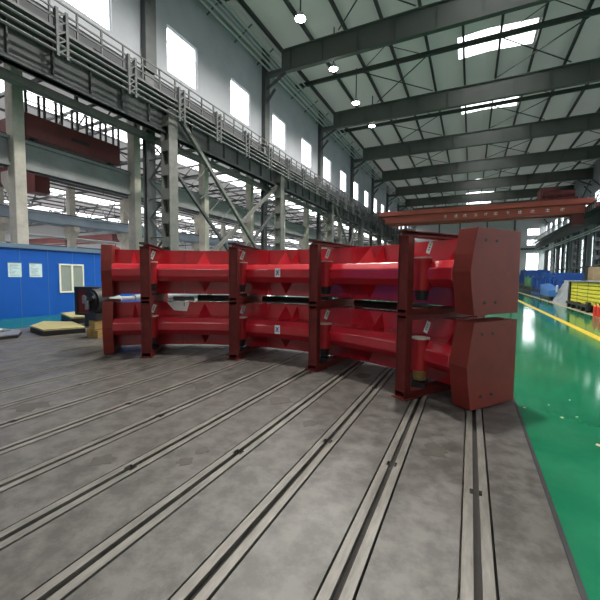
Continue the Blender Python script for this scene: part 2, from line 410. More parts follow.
def runway(x, y0, y1, z0, z1, m, label, rail=True):
    o = thing('crane_runway_beam', label, 'beam', (x, y0, z0))
    b = MB(); b.box(x-.14, x+.14, y0, y1, z0, z1); b.box(x-.3, x+.3, y0, y1, z1-.14, z1); b.box(x-.26, x+.26, y0, y1, z0, z0+.14)
    b.build('girder', m, o); MB().box(x-.05, x+.05, y0, y1, z1, z1+.13).build('crane_rail', 'dark', o)
    return o
runway(-18.72, -13, 112, 6.38, 7.68, 'concb', 'grey concrete crane beam along the near concrete columns')
runway(-36.9+1.5, -13, 112, 6.4, 7.25, 'bluebeam', 'pale blue crane beam far across the side bay')
runway(-37.0, -13, 112, 6.4, 7.25, 'bluebeam', 'pale blue crane beam behind the far concrete columns')
# dark pipes and cable trays in the side bay
def pipe_line(nm, x, z, r_, m, label, cat='pipe', y0=-10, y1=110, hang=None):
    o = thing(nm, label, cat, (x, y0, z))
    MB().tube((x, y0, z), (x, y1, z), r_, n=8).build('pipe', m, o, smooth=True)
    h = MB(); y = 5.8
    while y < y1:
        h.box(x-.03, x+.03, y-.03, y+.03, z+r_, hang or z+1.2); y += 6
    h.pieces('hanger', m, o)
pipe_line('pipe', -34.5, 10.1, .12, 'steeld', 'dark pipe hung over the pale blue beam in the side bay', hang=12.4)
pipe_line('pipe', -33.6, 9.6, .09, 'steeld', 'thin dark pipe below the pipe over the pale blue beam', hang=12.4)
pipe_line('pipe', -31.0, 9.9, .10, 'steeld', 'dark pipe high under the side bay skylight', hang=12.4)
pipe_line('pipe', -38.6, 5.4, .14, 'pipe', 'pale pipe under the far blue beams', hang=6.5)
pipe_line('pipe', -40.0, 4.6, .10, 'steeld', 'dark pipe low beyond the far blue beams', hang=10.4)
# side bay trusses
for k in range(10):
    y = 5.8+6*k+3
    o = thing('side_bay_truss', 'dark lattice truss under the side bay roof, %s to the camera' % ORD[k], 'truss', (-27, y, 10.8), 'lattice trusses of the side bay')
    MB().box(-35.5, -19.1, y-.06, y+.06, 10.95, 11.1).build('bottom_chord', 'steeld', o)
    MB().box(-35.5, -19.1, y-.06, y+.06, 12.1, 12.25).build('top_chord', 'steeld', o)
    q = MB(); n = 12
    for i in range(n):
        a = -35.5+16.3*i/n; b = -35.5+16.3*(i+1)/n
        q.bar((a, y, 11.1 if i % 2 else 12.1), (b, y, 12.1 if i % 2 else 11.1), .07)
    q.build('lacing', 'steeld', o)
# roof trusses in the farthest bay
for k in range(8):
    y = 12+8*k
    o = thing('far_bay_truss', 'dark truss in the farthest bay, %s to the camera' % ORD[k], 'truss', (-48, y, 8), 'trusses of the farthest bay')
    MB().box(-59.8, -37.4, y-.08, y+.08, 8.2, 8.4).build('bottom_chord', 'steeld', o)
    q = MB(); n = 14
    for i in range(n):
        a = -59.8+22.4*i/n; b = -59.8+22.4*(i+1)/n
        q.bar((a, y, 8.3 if i % 2 else 10.1), (b, y, 10.1 if i % 2 else 8.3), .09)
    q.build('lacing', 'steeld', o)
# red overhead crane in the side bay
o = thing('overhead_crane', 'dark red bridge crane parked on the concrete crane beam', 'crane', (-18.2, 11.8, 7.65))
cb = MB(); cb.box(-18.95, -18.42, 9.35, 14.15, 7.9, 8.95); cb.pieces('end_carriage', 'cranedark', o, bevel=.03)
MB().box(-18.42, -18.37, 11.4, 12.3, 8.35, 8.5).build('nameplate', 'dark', o)
for yy in (9.8, 13.7): MB().tube((-18.85, yy, 7.97), (-18.55, yy, 7.97), .155, n=16).pieces('wheel', 'dark', o)
for yy in (9.7, 13.8): MB().box(-35.3, -18.95, yy-.3, yy+.3, 7.95, 9.0).build('girder', 'cranedark', o)
hr = MB()
for xx in (-18.45, -18.9):
    for i in range(7):
        yy = 9.4+i*.78; hr.box(xx-.045, xx+.045, yy-.045, yy+.045, 8.95, 10.1+(.25 if i in (2, 5) else 0))
    for z in (9.5, 10.08): hr.box(xx-.025, xx+.025, 9.37, 14.12, z-.02, z+.02)
hr.build('handrail', 'dark', o)
MB().box(-24.5, -22.8, 9.9, 13.6, 8.1, 9.5).build('trolley', 'cranedark', o)
MB().box(-26.5, -25.4, 13.3, 14.2, 6.9, 7.95).build('operator_cab', 'cranedark', o)
# far red crane further in side bay
o = thing('overhead_crane', 'red bridge crane seen far away across the side bay', 'crane', (-48, 30, 5.9))
MB().box(-59.99, -40.3, 29.6, 30.2, 5.9, 6.7).build('girder', 'cranedark', o)
MB().box(-59.99, -40.3, 31.6, 32.2, 5.9, 6.7).build('girder', 'cranedark', o)
# ================================================================== STEEL ROW (x = -14.65)
def steel_column(y, k, x=-14.65, sgn=-1, side='left'):
    o = thing('steel_column', 'laced twin steel column in the %s row, %s to the camera' % (side, ORD[k]), 'column', (x, y, 0), 'laced steel columns of the %s row' % side)
    mt = 'steelg' if side == 'left' else 'steeld'
    a = MB(); xc = x; # front leg: two flanges and a web with battens
    a.box(xc-.3, xc-.24, y-.3, y+.3, 0, 10.5); a.box(xc+.24, xc+.3, y-.3, y+.3, 0, 10.5); a.box(xc-.24, xc+.24, y+.02, y+.06, 0, 10.5)
    a.build('crane_leg', mt, o)
    b = MB()
    z = .6
    while z < 10.4: b.box(xc-.24, xc+.24, y-.3, y-.26, z, z+.55); z += 1.25
    b.pieces('batten_plate', mt, o)
    x2 = xc+sgn*1.5
    b = MB(); b.box(x2-.15, x2-.11, y-.3, y+.3, 0, 12.5); b.box(x2+.11, x2+.15, y-.3, y+.3, 0, 12.5); b.box(x2-.11, x2+.11, y-.03, y+.03, 0, 12.5)
    b.build('roof_leg', mt if side == 'right' else 'steelm', o)
    c = MB(); z = .5; i = 0; xa, xb = xc+sgn*.3, x2-sgn*.15
    while z < 10.2:
        p, q = ((xa, xb) if i % 2 else (xb, xa))
        c.bar((p, y-.1, z), (q, y-.1, z+1.05), .1, .06); c.bar((xa, y-.1, z), (xb, y-.1, z), .08, .06)
        z += 1.05; i += 1
    c.build('lacing', mt if side == 'right' else 'steelm', o)
SY = [2.2+12*k for k in range(0, 9)]
for k, y in enumerate(SY): steel_column(y, k)
for k, y in enumerate(SY): steel_column(y, k, LOFT-2.0, 1, 'right')
for k in range(8):       # intermediate wall posts right side
    y = SY[k]+6
    o = thing('wall_post', 'dark steel wall post at the right wall, %s to the camera' % ORD[k], 'column', (LOFT-.3, y, 0), 'intermediate posts of the right wall')
    MB().box(LOFT-.28, LOFT-.02, y-.06, y+.06, 0, 12).build('web', 'steeld', o)
    MB().box(LOFT-.32, LOFT-.28, y-.15, y+.15, 0, 12).pieces('flange', 'steeld', o)
# crane beams of the main hall
o = runway(-15.0, -13, 112, 9.1, 10.7, 'steelm', 'deep grey steel crane beam along the left steel columns')
bk = MB(); y = 2.5
while y < 100:
    bk.box(-14.86, -14.7, y-.02, y+.02, 9.24, 10.55); y += 1.5
bk.pieces('stiffener', 'steelm', o)
o = runway(15.2, -13, 112, 9.3, 10.7, 'steeld', 'dark steel crane beam along the right steel columns')
# secondary beam below, between the columns
o = thing('wall_beam', 'lower grey steel beam under the left crane beam', 'beam', (-15.9, -13, 8.75))
MB().box(-15.95, -15.6, -13, 112, 8.8, 9.1).build('girder', 'steelg', o)
h = MB(); y = 4
while y < 100: h.box(-15.8, -15.7, y-.06, y+.06, 9.1, 9.5); y += 3
h.pieces('bracket', 'steelm', o)
# brackets between (pipe consoles)
for k in range(14):
    y = 5.2+6*k
    o = thing('wall_console', 'small grey steel console on the left apron wall, %s to the camera' % ORD[k], 'bracket', (-16, y, 10.9), 'steel consoles on the left wall')
    MB().bar((-16.2, y, 10.9), (-14.5, y, 10.9), .14).build('arm', 'steelm', o)
    MB().bar((-16.2, y, 12.1), (-14.6, y, 11.0), .09).build('brace', 'steelm', o)
# walkway with stacked pipes and railing along the crane beam
o = thing('crane_walkway', 'long grey maintenance walkway with railing above the left steel columns', 'walkway', (-14.3, -13, 10.8))
MB().box(-14.75, -13.95, -13, 112, 10.52, 10.62).build('deck', 'steelm', o)
p = MB()
for z in (9.75, 10.02, 10.28): p.tube((-13.93, -13, z), (-13.93, 112, z), .055, n=6)
p.build('conduit', 'steelm', o)
rl = MB()
for z in (10.95, 11.25, 11.58): rl.box(-14.0, -13.95, -13, 112, z-.028, z+.028)
y = 3
while y < 110: rl.box(-14.02, -13.95, y-.03, y+.03, 10.62, 11.6); y += 1.0 if y < 60 else 2
rl.build('railing', 'steelm', o)
hk = MB(); y = 5.2
while y < 90:
    for yy in (y, y+.35): hk.box(-14.04, -13.86, yy-.05, yy+.05, 9.6, 11.3)
    for j in range(5): hk.bar((-13.9, y, 9.7+j*.32), (-13.9, y+.35, 10.0+j*.32), .05)
    y += 3
hk.pieces('cable_hanger', 'steeld', o)
# diagonal cross bracing between steel columns
for k in range(1, 6):
    y0, y1 = SY[k]+.42, SY[k+1]-.42
    if k not in (1, 3, 5): continue
    o = thing('cross_brace', 'crossed diagonal steel bracing between left columns, %s cross' % ORD[[1, 3, 5].index(k)], 'bracing', (-14.6, (y0+y1)/2, 5), 'column cross bracing')
    MB().bar((-14.45, y0, 10.2), (-14.45, y1, .8), .2, .22).build('diagonal', 'steelg', o)
    MB().bar((-14.95, y0, 7.6), (-14.95, y1-2.5, .3), .16, .18).build('diagonal', 'steeld', o)
    MB().bar((-14.7, y1, 9.0), (-14.7, y0, .8), .2, .22).build('diagonal', 'steelg', o)
    MB().bar((-15.0, y1, 6.8), (-15.0, y0+3, .3), .16, .18).build('diagonal', 'steeld', o)
    s = MB()
    for i in range(9):
        t_ = .22+.07*i; s.bar((-14.45, y0+(y1-y0)*t_, 10.2-9.4*t_), (-14.95, y0+(y1-y0)*t_-.9, 9.0-9.4*t_), .05)
    s.pieces('batten', 'steelg', o)
# vertical pilasters on the upper wall
for k in range(1, 9):
    y = SY[k]
    tag(MB().box(XW, XW+.35, y-.35, y+.35, 12.6, 20.4).build('upper_column', 'steeld'), 'dark grey upper wall column between the high windows, %s to the camera' % ORD[k-1], 'column', 'upper wall columns')
# conduits under the eave
pl = MB()
o = thing('pipe_rack', 'bundle of pale pipes running along the left eave', 'pipe', (-15.2, -13, 19.0))
for i, (dx, dz, rr_) in enumerate([(0, 0, .09), (.25, .15, .05), (.5, .3, .09), (-.2, -.3, .07), (.8, .6, .05)]):
    MB().tube((-15.5+dx, -13, 18.95+dz), (-15.5+dx, 112, 18.95+dz), rr_, n=8).build('pipe', 'pipe', o, smooth=True)
s = MB(); y = 4
while y < 110: s.bar((-16.12, y, 18.6), (-14.6, y, 19.45), .07); y += 3
s.pieces('bracket', 'steelm', o)
# right side pipes, balustrade, upper bracing
o = thing('pipe_rack', 'bundle of pale pipes along the right wall below the crane beam', 'pipe', (LOFT-2.7, -13, 8.5))
for dz in (0, .35): MB().tube((LOFT-2.6, -13, 8.1+dz), (LOFT-2.6, 112, 8.1+dz), .11, n=8).build('pipe', 'pipe', o, smooth=True)
h = MB()
for y in SY: h.box(LOFT-2.75, LOFT-2.3, y-.05, y+.05, 7.95, 8.1)
h.pieces('bracket', 'steeld', o)
o = thing('pipe_rack', 'dark pipe low along the right wall behind the machines', 'pipe', (LOFT-2.7, -13, 3.4))
MB().tube((LOFT-2.5, -13, 3.3), (LOFT-2.5, 112, 3.3), .1, n=8).build('pipe', 'steeld', o, smooth=True)
o = thing('balustrade', 'pale upright bars of the walkway above the right crane beam', 'railing', (14.6, 60, 10.8))
b = MB(); y = 60
while y < 110: b.box(14.5, 14.56, y-.14, y+.14, 10.9, 11.85); y += .9
b.pieces('baluster', 'pipe', o); MB().box(14.45, 14.6, 20, 112, 11.85, 11.98).build('top_rail', 'steeld', o); MB().box(14.2, 14.85, 20, 112, 10.72, 10.86).build('deck', 'steeld', o)
for k in range(1, 8):
    y0, y1 = SY[k], SY[k+1]
    o = thing('cross_brace', 'crossed bracing high on the right wall, %s cross' % ORD[k-1], 'bracing', (LOFT-.5, (y0+y1)/2, 15), 'right wall cross bracing')
    MB().bar((LOFT-.1, y0+.3, 12.8), (LOFT-.1, y1-.3, 17.9), .14).build('diagonal', 'steeld', o)
    MB().bar((LOFT-.24, y1-.3, 12.8), (LOFT-.24, y0+.3, 17.9), .14).build('diagonal', 'steeld', o)
# high bay lamps
def lamp(x, y, lab, k=1.0):
    o = thing('high_bay_lamp', lab, 'lamp', (x, y, 17.9), 'high bay lamps')
    MB().tube((x, y, 17.92), (x, y, 18.3), .34, .12, 20).build('reflector', 'pipe', o, smooth=True)
    MB().tube((x, y, 18.3), (x, y, rz(x)-.01), .05).build('ballast', 'dark', o)
    MB().tube((x, y, 17.88), (x, y, 17.93), .32, .32, 20).build('lens', emit('lamp glow', (1, .98, .9), 60), o)
    ld = bpy.data.lights.new('lamp_light', 'SPOT'); ld.energy = LAMP_POWER*k; ld.spot_size = 2.7; ld.spot_blend = .6; ld.color = (1, .97, .9); ld.shadow_soft_size = .35
    lo = bpy.data.objects.new('lamp_light', ld); COL.objects.link(lo); lo.parent = o; lo.location = (0, 0, -.45)
lamp(-10.3, 33, 'glowing high bay lamp under the roof, nearer of the two lit at the left')
for i, (x, y) in enumerate([(-10.3, 9), (-10.3, 15), (-10.3, 21), (-10.3, 27), (-1.6, 8.6), (-1.6, 21)]):  # lamps added to light the near hall; strongest placed from the ring's shadow
    lamp(x, y, 'added high bay lamp high over the near part of the hall, %s' % ['left row nearest', 'left row second', 'left row third', 'left row fourth', 'middle row nearer', 'middle row farther'][i], 3.2 if (x, y) == (-1.6, 8.6) else .8)
lamp(-10.2, 38.6, 'glowing high bay lamp under the roof, farther of the two lit at the left')
# ================================================================== BRIDGE CRANE of the main hall
o = thing('overhead_crane', 'red bridge crane spanning the main hall high above the floor', 'crane', (0, 62.8, 10.83))
MB().box(-13.8, 14.1, 62.45, 63.4, 10.95, 12.1).box(-13.8, 14.1, 62.3, 63.5, 10.88, 10.98).build('main_girder', 'cranered', o)
MB().box(-14.9, 14.9, 61.9, 63.5, 12.1, 12.75).box(-14.9, 14.9, 61.85, 63.5, 12.75, 12.83).build('walkway_box', 'cranered', o)
MB().box(-13.8, 14.1, 66.2, 67.2, 11.0, 12.1).box(-14.9, 14.9, 66.2, 67.2, 12.1, 12.7).build('rear_girder', 'cranered', o)
for x in (-15.0, 15.2): MB().box(x-.3, x+.3, 61.2, 68.2, 10.98, 12.1).pieces('end_carriage', 'cranedark', o)
wb = MB()
for x in (-15.0, 15.2):
    for y in (61.7, 67.6): wb.tube((x-.1, y, 11.02), (x+.1, y, 11.02), .19, n=14)
wb.pieces('wheel', 'dark', o)
t = MB(); t.box(8.2, 13.2, 62.4, 67, 12.85, 13.3); t.box(8.8, 11, 63, 66, 13.3, 14.9); t.box(11.6, 12.8, 62.8, 65, 13.3, 14.3); t.tube((9, 62.6, 13.8), (12.8, 62.6, 13.8), .45, n=14)
t.build('trolley', 'cranedark', o)
MB().box(12.7, 14.0, 62.4, 64.2, 9.3, 10.88).build('operator_cab', 'cranedark', o)
rb = MB()
for i in range(30): rb.box(-14.6+i, -14.55+i, 61.95, 62.0, 12.83, 13.5)
rb.box(-14.6, 7.8, 61.95, 62.0, 13.45, 13.5); rb.build('handrail', 'steeld', o)
# white painted characters along the girder (unreadable at this distance: groups of strokes)
rs = random.Random(3); xs = [-4.1, -2.45, -1.15, .35, 1.8, 3.1, 4.7, 6.3, 7.9, 9.7, 11.5]
for i, x in enumerate(xs):
    c = MB(); y0 = 62.43; z = 11.55; s = .24
    c.box(x-s, x+s, y0, y0+.02, z+.05, z+.12); c.box(x-.04, x+.04, y0, y0+.02, z-s, z+s)
    if i % 2: c.box(x-s, x+s, y0, y0+.02, z-s, z-s+.07)
    if i % 3: c.box(x-s, x-s+.07, y0, y0+.02, z-s, z+.05)
    if i % 3 != 1: c.bar((x, y0+.01, z), (x+s, y0+.01, z-s), .06, .02)
    c.build('painted_character', 'white', o)
# ================================================================== THE RING SEGMENTS
CX, CY = -3.242, 1.395
def P(th, r, z=0): a = math.radians(th); return Vector((CX+r*math.cos(a), CY+r*math.sin(a), z))
def sweep(mb, prof, t0, t1, step=2.0, cap=True):
    n = max(1, round((t1-t0)/step)); k = len(prof); vs = []; fs = []
    for i in range(n+1):
        th = t0+(t1-t0)*i/n
        for (r, z) in prof: vs.append(P(th, r, z))
    for i in range(n):
        for j in range(k):
            a = i*k+j; b = i*k+(j+1) % k; fs.append((a, b, b+k, a+k))
    if cap: fs += [tuple(range(k)), tuple(n*k+j for j in range(k-1, -1, -1))]
    return mb.add(vs, fs)
TE0, TE1 = 44.2, 135.0
POST = [53.6, 77.9, 101.1, 124.9]; BOSS = [54.0, 78.0, 101.2, 124.6]
def ring(b, which):
    T = 'upper' if which else 'lower'
    o = thing('ring_segment', 'glossy red curved steel ring segment, the %s one of the stacked pair' % T, 'ring segment', (CX, CY+4.9, b), 'stacked red ring segments')
    a0, a1 = TE0+3.1, 133.9
    sweep(MB(), [(4.85, b+.02), (4.85, b+.915), (4.88, b+.915), (4.88, b+.02)], a0, a1, 1.5).build('inner_wall', 'ringred', o, smooth=True)
    h = MB(); sweep(h, [(4.88, b+.90), (4.88, b+.915), (5.40, b+.915), (5.40, b+.90)], a0, a1, 2.5); sweep(h, [(4.88, b+.0), (4.88, b+.02), (5.40, b+.02), (5.40, b)], a0, a1, 2.5)
    h.pieces('flange', 'ringred', o)
    sweep(MB(), [(5.38, b+.02), (5.38, b+.90), (5.40, b+.90), (5.40, b+.02)], a0, a1, 2.5).build('outer_wall', 'ringred', o)
    bl = MB(); cuts = [a0]+BOSS+[a1]
    sweep(bl, [(4.85, b+.645), (4.56, b+.615), (4.47, b+.52), (4.47, b+.375), (4.56, b+.265), (4.85, b+.255)], a0, a1, 1.5)
    bl.build('belt', 'ringred', o, bevel=.012, smooth=True)
    # fold line pads on the belt beside the bosses
    for th in BOSS:
        q = P(th, 4.50)
        bs = MB(); bs.tube((q.x, q.y, b+.22), (q.x, q.y, b+.645), .115, n=24); bs.tube((q.x, q.y, b+.62), (q.x, q.y, b+.655), .125, n=24)
        bo = bs.build('pin_boss', 'ringin', o, smooth=True)
        MB().tube((q.x, q.y, b+.645), (q.x, q.y, b+.664), .128, n=24).build('machined_face', 'rimtan', bo)
        MB().tube((q.x, q.y, b+.08), (q.x, q.y, b+.22), .075, .10, n=16).build('pin', 'dark' if not (th == 54.0 and not which) else 'wood', bo)
    # wedge shaped gussets over and under the belt
    for th in (112.5, 91.0, 88.0, 69.5, 66.5, 129.5, 49.5)[:]:
        big = th in (112.5, 91.0, 69.5); w = .13 if big else .05
        g = MB(); dt = math.degrees(w/4.85)
        A, B, C_, D = P(th, 4.849, b+.9), P(th-dt, 4.849, b+.64), P(th+dt, 4.849, b+.64), P(th+dt*(.5 if big else 0), 4.58, b+.62)
        g.add([A, B, C_, D], [(0, 1, 3), (0, 3, 2), (1, 2, 3), (0, 2, 1)])
        if big:
            A, B, C_, D = P(th, 4.849, b+.03), P(th-dt, 4.849, b+.26), P(th+dt, 4.849, b+.26), P(th, 4.60, b+.27)
            g.add([A, B, C_, D], [(0, 3, 1), (0, 2, 3), (1, 3, 2), (0, 1, 2)])
        g.pieces('gusset', 'ringred', o)
    for th in (117.7, 95.8, 74.1, 105.5, 84.0, 62.5):
        dt = .1
        g = MB(); sweep(g, [(4.835, b+.65), (4.835, b+.91), (4.85, b+.91), (4.85, b+.65)], th-dt, th+dt, 1); sweep(g, [(4.835, b+.02), (4.835, b+.25), (4.85, b+.25), (4.85, b+.02)], th-dt, th+dt, 1)
        g.pieces('seam_strip', 'ringin', o)
    # end blocks
    zb, zt = (b-.05, b+.985) if which else (b-.105, b+.955)
    for (t0, s_) in ((TE0, 1), (136.3, -1)):
        prof = [(4.60, zt), (4.53, zb+.70*(zt-zb)), (4.50, zb+.50*(zt-zb)), (4.53, zb+.28*(zt-zb)), (4.59, zb), (5.44, zb), (5.44, zt)]
        n = len(prof); vs = []; d = 3.2 if s_ > 0 else 2.5; tw = 1.5 if s_ > 0 else 0
        inn = [4.585, 4.50, 4.47, 4.50, 4.57]
        for j, (r_, z) in enumerate(prof): vs.append(P(t0+s_*tw*(r_-4.6)/.84, r_, z))
        for j, (r_, z) in enumerate(prof): vs.append(P(t0+s_*(d+tw*(r_-4.6)/.84), (r_-.03) if j < 5 else r_, z))
        fs = [tuple(range(n)), tuple(range(2*n-1, n-1, -1))]+[(j, (j+1) % n, n+(j+1) % n, n+j) for j in range(n)]
        e = MB().add(vs, fs).build('end_plate', 'plate', o, bevel=.006)
        hb = MB()
        hts = [(.18, .86), (.42, .86), (.20, .14), (.44, .14)]
        for (u, v) in hts:
            dt_ = s_*tw*u; c = P(t0+dt_-s_*.06, 4.60+u*.84, zb+v*(zt-zb)); c2 = P(t0+dt_+s_*.15, 4.60+u*.84, zb+v*(zt-zb)); hb.tube(c, c2, .019, n=10)
        hb.pieces('bolt_hole', 'black', e)
    # white printed mark in the middle of the belt
    th = 90.9; zc = b+.46; q = P(th, 4.4655, zc); tx = Vector((math.sin(math.radians(th)), -math.cos(math.radians(th)), 0)); nr = Vector((math.cos(math.radians(th)), math.sin(math.radians(th)), 0)); up = Vector((0, 0, 1))
    lb = MB().obox(q, tx, nr, up, .056, .003, .082).build('white_label', 'white', o)
    lm = MB()
    for (cu, cv) in ((-.022, .034), (.022, .034), (-.022, -.034), (.022, -.034)):
        s1 = 1 if cu*cv > 0 else -1
        lm.obox(q+tx*cu+up*cv-nr*.004, (tx+up*s1).normalized(), nr, (up-tx*s1).normalized(), .017, .001, .009)
    for (a_, b_) in ((.010, .042), (.040, .008)): lm.obox(q-nr*.0035, tx, nr, up, a_*.8, .001, b_*.8)
    lm.build('blue_emblem', 'markblue', lb)
    # small white stickers tilted beside every boss
    for i, th in enumerate(BOSS):
        th2 = th+(.0, .6, .4, .2)[i]; q = P(th2-.3, 4.60, b+.80); tx = Vector((math.sin(math.radians(th2)), -math.cos(math.radians(th2)), 0)); nr = P(th2, 1)-P(th2, 0)
        t2 = (tx*.93-up*.36).normalized(); u2 = (up*.93+tx*.36).normalized()
        s = MB().obox(q, t2, nr, u2, .034, .002, .086).build('white_tag', 'paper', o)
        ss = MB()
        for k in range(3): ss.obox(q-nr*.0025+u2*(.035-.035*k), t2, nr, u2, .012, .001, .008)
        ss.build('tag_print', 'markblue', s)
        MB().bar(q+nr*.004-u2*.06, P(th2-.2, 4.6, b+.66), .008).build('tag_wire', 'dark', s)
    return o
ring(.12, 0); ring(1.21, 1)
# ---- support frames
NAMEP = ['at the right end, beside the big end plates', 'second from the right end', 'second from the left end', 'at the left end']
def frame(i, lvl):
    th = POST[i]; zb, zt = (0.0, 1.115) if lvl == 0 else (1.12, 2.2)
    o = thing('support_frame', '%s brown red steel frame, %s' % ('upper' if lvl else 'lower', NAMEP[i]), 'support frame', P(th, 4.115, zb), 'support frames under the ring segments')
    a = math.radians(th); nr = Vector((math.cos(a), math.sin(a), 0)); tx = Vector((math.sin(a), -math.cos(a), 0)); up = Vector((0, 0, 1))
    def ob(mb, r0, r1, t0, t1, z0, z1):
        c = Vector((CX, CY, 0))+nr*(r0+r1)/2+tx*(t0+t1)/2+up*(z0+z1)/2
        return mb.obox(c, tx, nr, up, (t1-t0)/2, (r1-r0)/2, (z1-z0)/2)
    hw = .088; zl = zb+(.105 if lvl == 0 else .075); zu = zt-.07
    # bottom radial channel, open ended
    h0, h1 = (zb+.012, zl) if lvl == 0 else (zb, zl)
    c = MB()
    for (u0, u1, v0, v1) in ((-hw, hw, h0, h0+.014), (-hw, hw, h1-.014, h1), (-hw, -hw+.014, h0+.014, h1-.014), (hw-.014, hw, h0+.014, h1-.014)): ob(c, 4.115, 5.75, u0, u1, v0, v1)
    c.build('bottom_beam', 'primer', o)
    if lvl == 0: ob(MB(), 4.08, 4.42, -hw-.03, hw+.03, zb, zb+.012).build('foot_plate', 'primer', o)
    c = MB()
    for (u0, u1, v0, v1) in ((-hw, hw, zu, zu+.012), (-hw, hw, zt-.012, zt), (-.01, .01, zu+.012, zt-.012)) if lvl else ((-hw, hw, zu, zu+.012), (-hw, hw, zt-.012, zt), (-hw, -hw+.014, zu+.012, zt-.012), (hw-.014, hw, zu+.012, zt-.012)): ob(c, 4.115 if not lvl else 4.09, 5.75, u0, u1, v0, v1)
    c.build('top_beam', 'primer', o)
    for (nm, r0, r1) in (('inner_post', 4.12, 4.22), ('outer_post', 5.52, 5.70)):
        c = MB(); ob(c, r0+.012, r0+.026, -hw+.012, hw-.012, zl, zu); ob(c, r0, r1, -hw, -hw+.012, zl, zu); ob(c, r0, r1, hw-.012, hw, zl, zu); ob(c, r1-.012, r1, -hw+.012, hw-.012, zl, zu)
        c.build(nm, 'primer', o)
    if lvl:
        ob(MB(), 4.09, 4.24, -hw, hw, zt, zt+.02).build('cap_plate', 'steeld', o)
    # saddle under each boss
    s = MB(); q = P(BOSS[i], 4.50)
    s.box(q.x-.09, q.x+.09, q.y-.09, q.y+.09, zl, zl+.06 if lvl == 0 else zl+.06); s.pieces('saddle', 'dark', o)
for i in range(4):
    for l in (0, 1): frame(i, l)
# loose items in the gap between the segments
for i, (t0, t1) in enumerate(((55.4, 75.2), (79.6, 98.6), (103, 115.2))):
    h = MB(); sweep(h, [(5.14+.07*math.cos(k*math.pi/5), 1.108+.07*math.sin(k*math.pi/5)) for k in range(10)], t0, t1, 2)  # black hoses, thickened and added along each gap to make it dark
    tag(h.build('rubber_hose', 'black', smooth=True), 'black hose lying on the lower ring segment in the %s gap between the frames' % ['right', 'middle', 'left'][i], 'hose', 'hoses between the ring segments')
tag(MB().add([P(120.2, 4.83, .86), P(117.0, 4.83, .84), P(116.4, 4.845, 1.03), P(119.4, 4.90, 1.055), P(122, 4.845, 1.03)], [(0, 1, 2, 3, 4)]).build('paper_sheet', 'paper'), 'white paper sheet draped over the lower segment wall near its left end', 'paper')
tag(MB().tube(P(121.2, 5.14, 1.09), P(116.2, 5.14, 1.09), .05, n=16).build('pipe_piece', 'grey'), 'short pale pipe lying in the gap between the segments', 'pipe')
pt = MB(); rs = random.Random(5)
pt.obox(P(88, 5.9, .012), (1, 0, 0), (0, 1, 0), (0, 0, 1), .8, .35, .01)
tag(pt.build('plastic_sheet', 'paper'), 'pale sheet lying on the floor behind the lower ring segment', 'sheet')
# ================================================================== BLUE CABIN
o = thing('site_cabin', 'long blue panel cabin with a grey flat roof edge at the left', 'cabin', (-16.2, 6, 0))
MB().box(-17.3, -14.9, -8, 14, -.012, 2.55).build('body', 'cabin', o)
MB().box(-17.4, -14.82, -8.1, 14.1, 2.55, 2.70).build('roof_edge', 'cabtrim', o)
seams = MB()
for i in range(24): seams.box(-14.905, -14.897, -8+.95*i, -7.99+.95*i, .02, 2.55)
seams.build('panel_seam', 'cabtrim', o)
w = MB(); y0, y1, z0, z1 = 8.55, 9.55, .86, 2.03
w.box(-14.92, -14.86, y0, y1, z0, z0+.06); w.box(-14.92, -14.86, y0, y1, z1-.06, z1); w.box(-14.92, -14.86, y0, y0+.06, z0+.06, z1-.06); w.box(-14.92, -14.86, y1-.06, y1, z0+.06, z1-.06); w.box(-14.92, -14.86, 9.02, 9.10, z0+.06, z1-.06)
wf = w.build('sliding_window', 'ivory', o)
MB().box(-14.9, -14.885, y0+.06, y1-.06, z0+.06, z1-.06).build('pane', 'curtain', wf)
for (a, b, side) in ((6.82, 7.24, 'left'), (7.5, 7.93, 'right')):
    n = MB().box(-14.9, -14.885, a, b, 1.49, 2.02).build('notice', 'paperb'); tag(n, 'pale blue printed notice on the cabin wall, %s of the two' % side, 'notice', 'notices on the cabin wall')
    l = MB(); rr_ = random.Random(int(a*10))
    for k in range(9):
        z = 1.95-.05*k; l.box(-14.884, -14.882, a+.05, a+.08+rr_.random()*.3, z, z+.012)
    l.pieces('printed_line', 'cabtrim', n); MB().box(-14.884, -14.881, a-.01, b+.01, 1.995, 2.03).build('top_strip', 'cabtrim', n)
# ================================================================== BORING MACHINE BEHIND THE LEFT END
o = thing('machine_headstock', 'black square machine housing with a red face by the blue cabin', 'machine', (-10.5, 6.9, 0))
c = MB(); hx0, hx1, hy = -11.15, -9.9, 6.9
c.box(hx0, hx1, hy-.06, hy, .34, .42); c.box(hx0, hx1, hy-.06, hy, 1.13, 1.22); c.box(hx0, hx0+.13, hy-.06, hy, .42, 1.13); c.box(hx1-.13, hx1, hy-.06, hy, .42, 1.13)
c.box(hx0, hx1, hy, hy+.45, .34, 1.22); c.build('housing', 'black', o)
MB().box(hx0+.13, hx1-.13, hy-.03, hy, .42, 1.13).build('face_panel', 'primer', o)
MB().box(hx0+.3, hx1-.3, hy+.05, hy+.4, 0, .34).build('pedestal', 'dark', o)
o = thing('spindle_drum', 'dark round spindle drum with grey casing and long shaft left of the rings', 'machine', (-8.75, 5.9, 0))
cx_, cz_ = -8.62, .93
MB().tube((cx_, 5.70, cz_), (cx_, 5.98, cz_), .31, n=32).tube((cx_, 5.66, cz_), (cx_, 5.70, cz_), .24, n=32).build('chuck', 'black', o, smooth=True)
MB().tube((cx_, 5.98, cz_), (cx_, 6.12, cz_), .33, .33, n=32).tube((cx_, 6.12, cz_), (cx_, 6.5, cz_), .33, .11, n=32).build('casing', 'pipe', o, smooth=True)
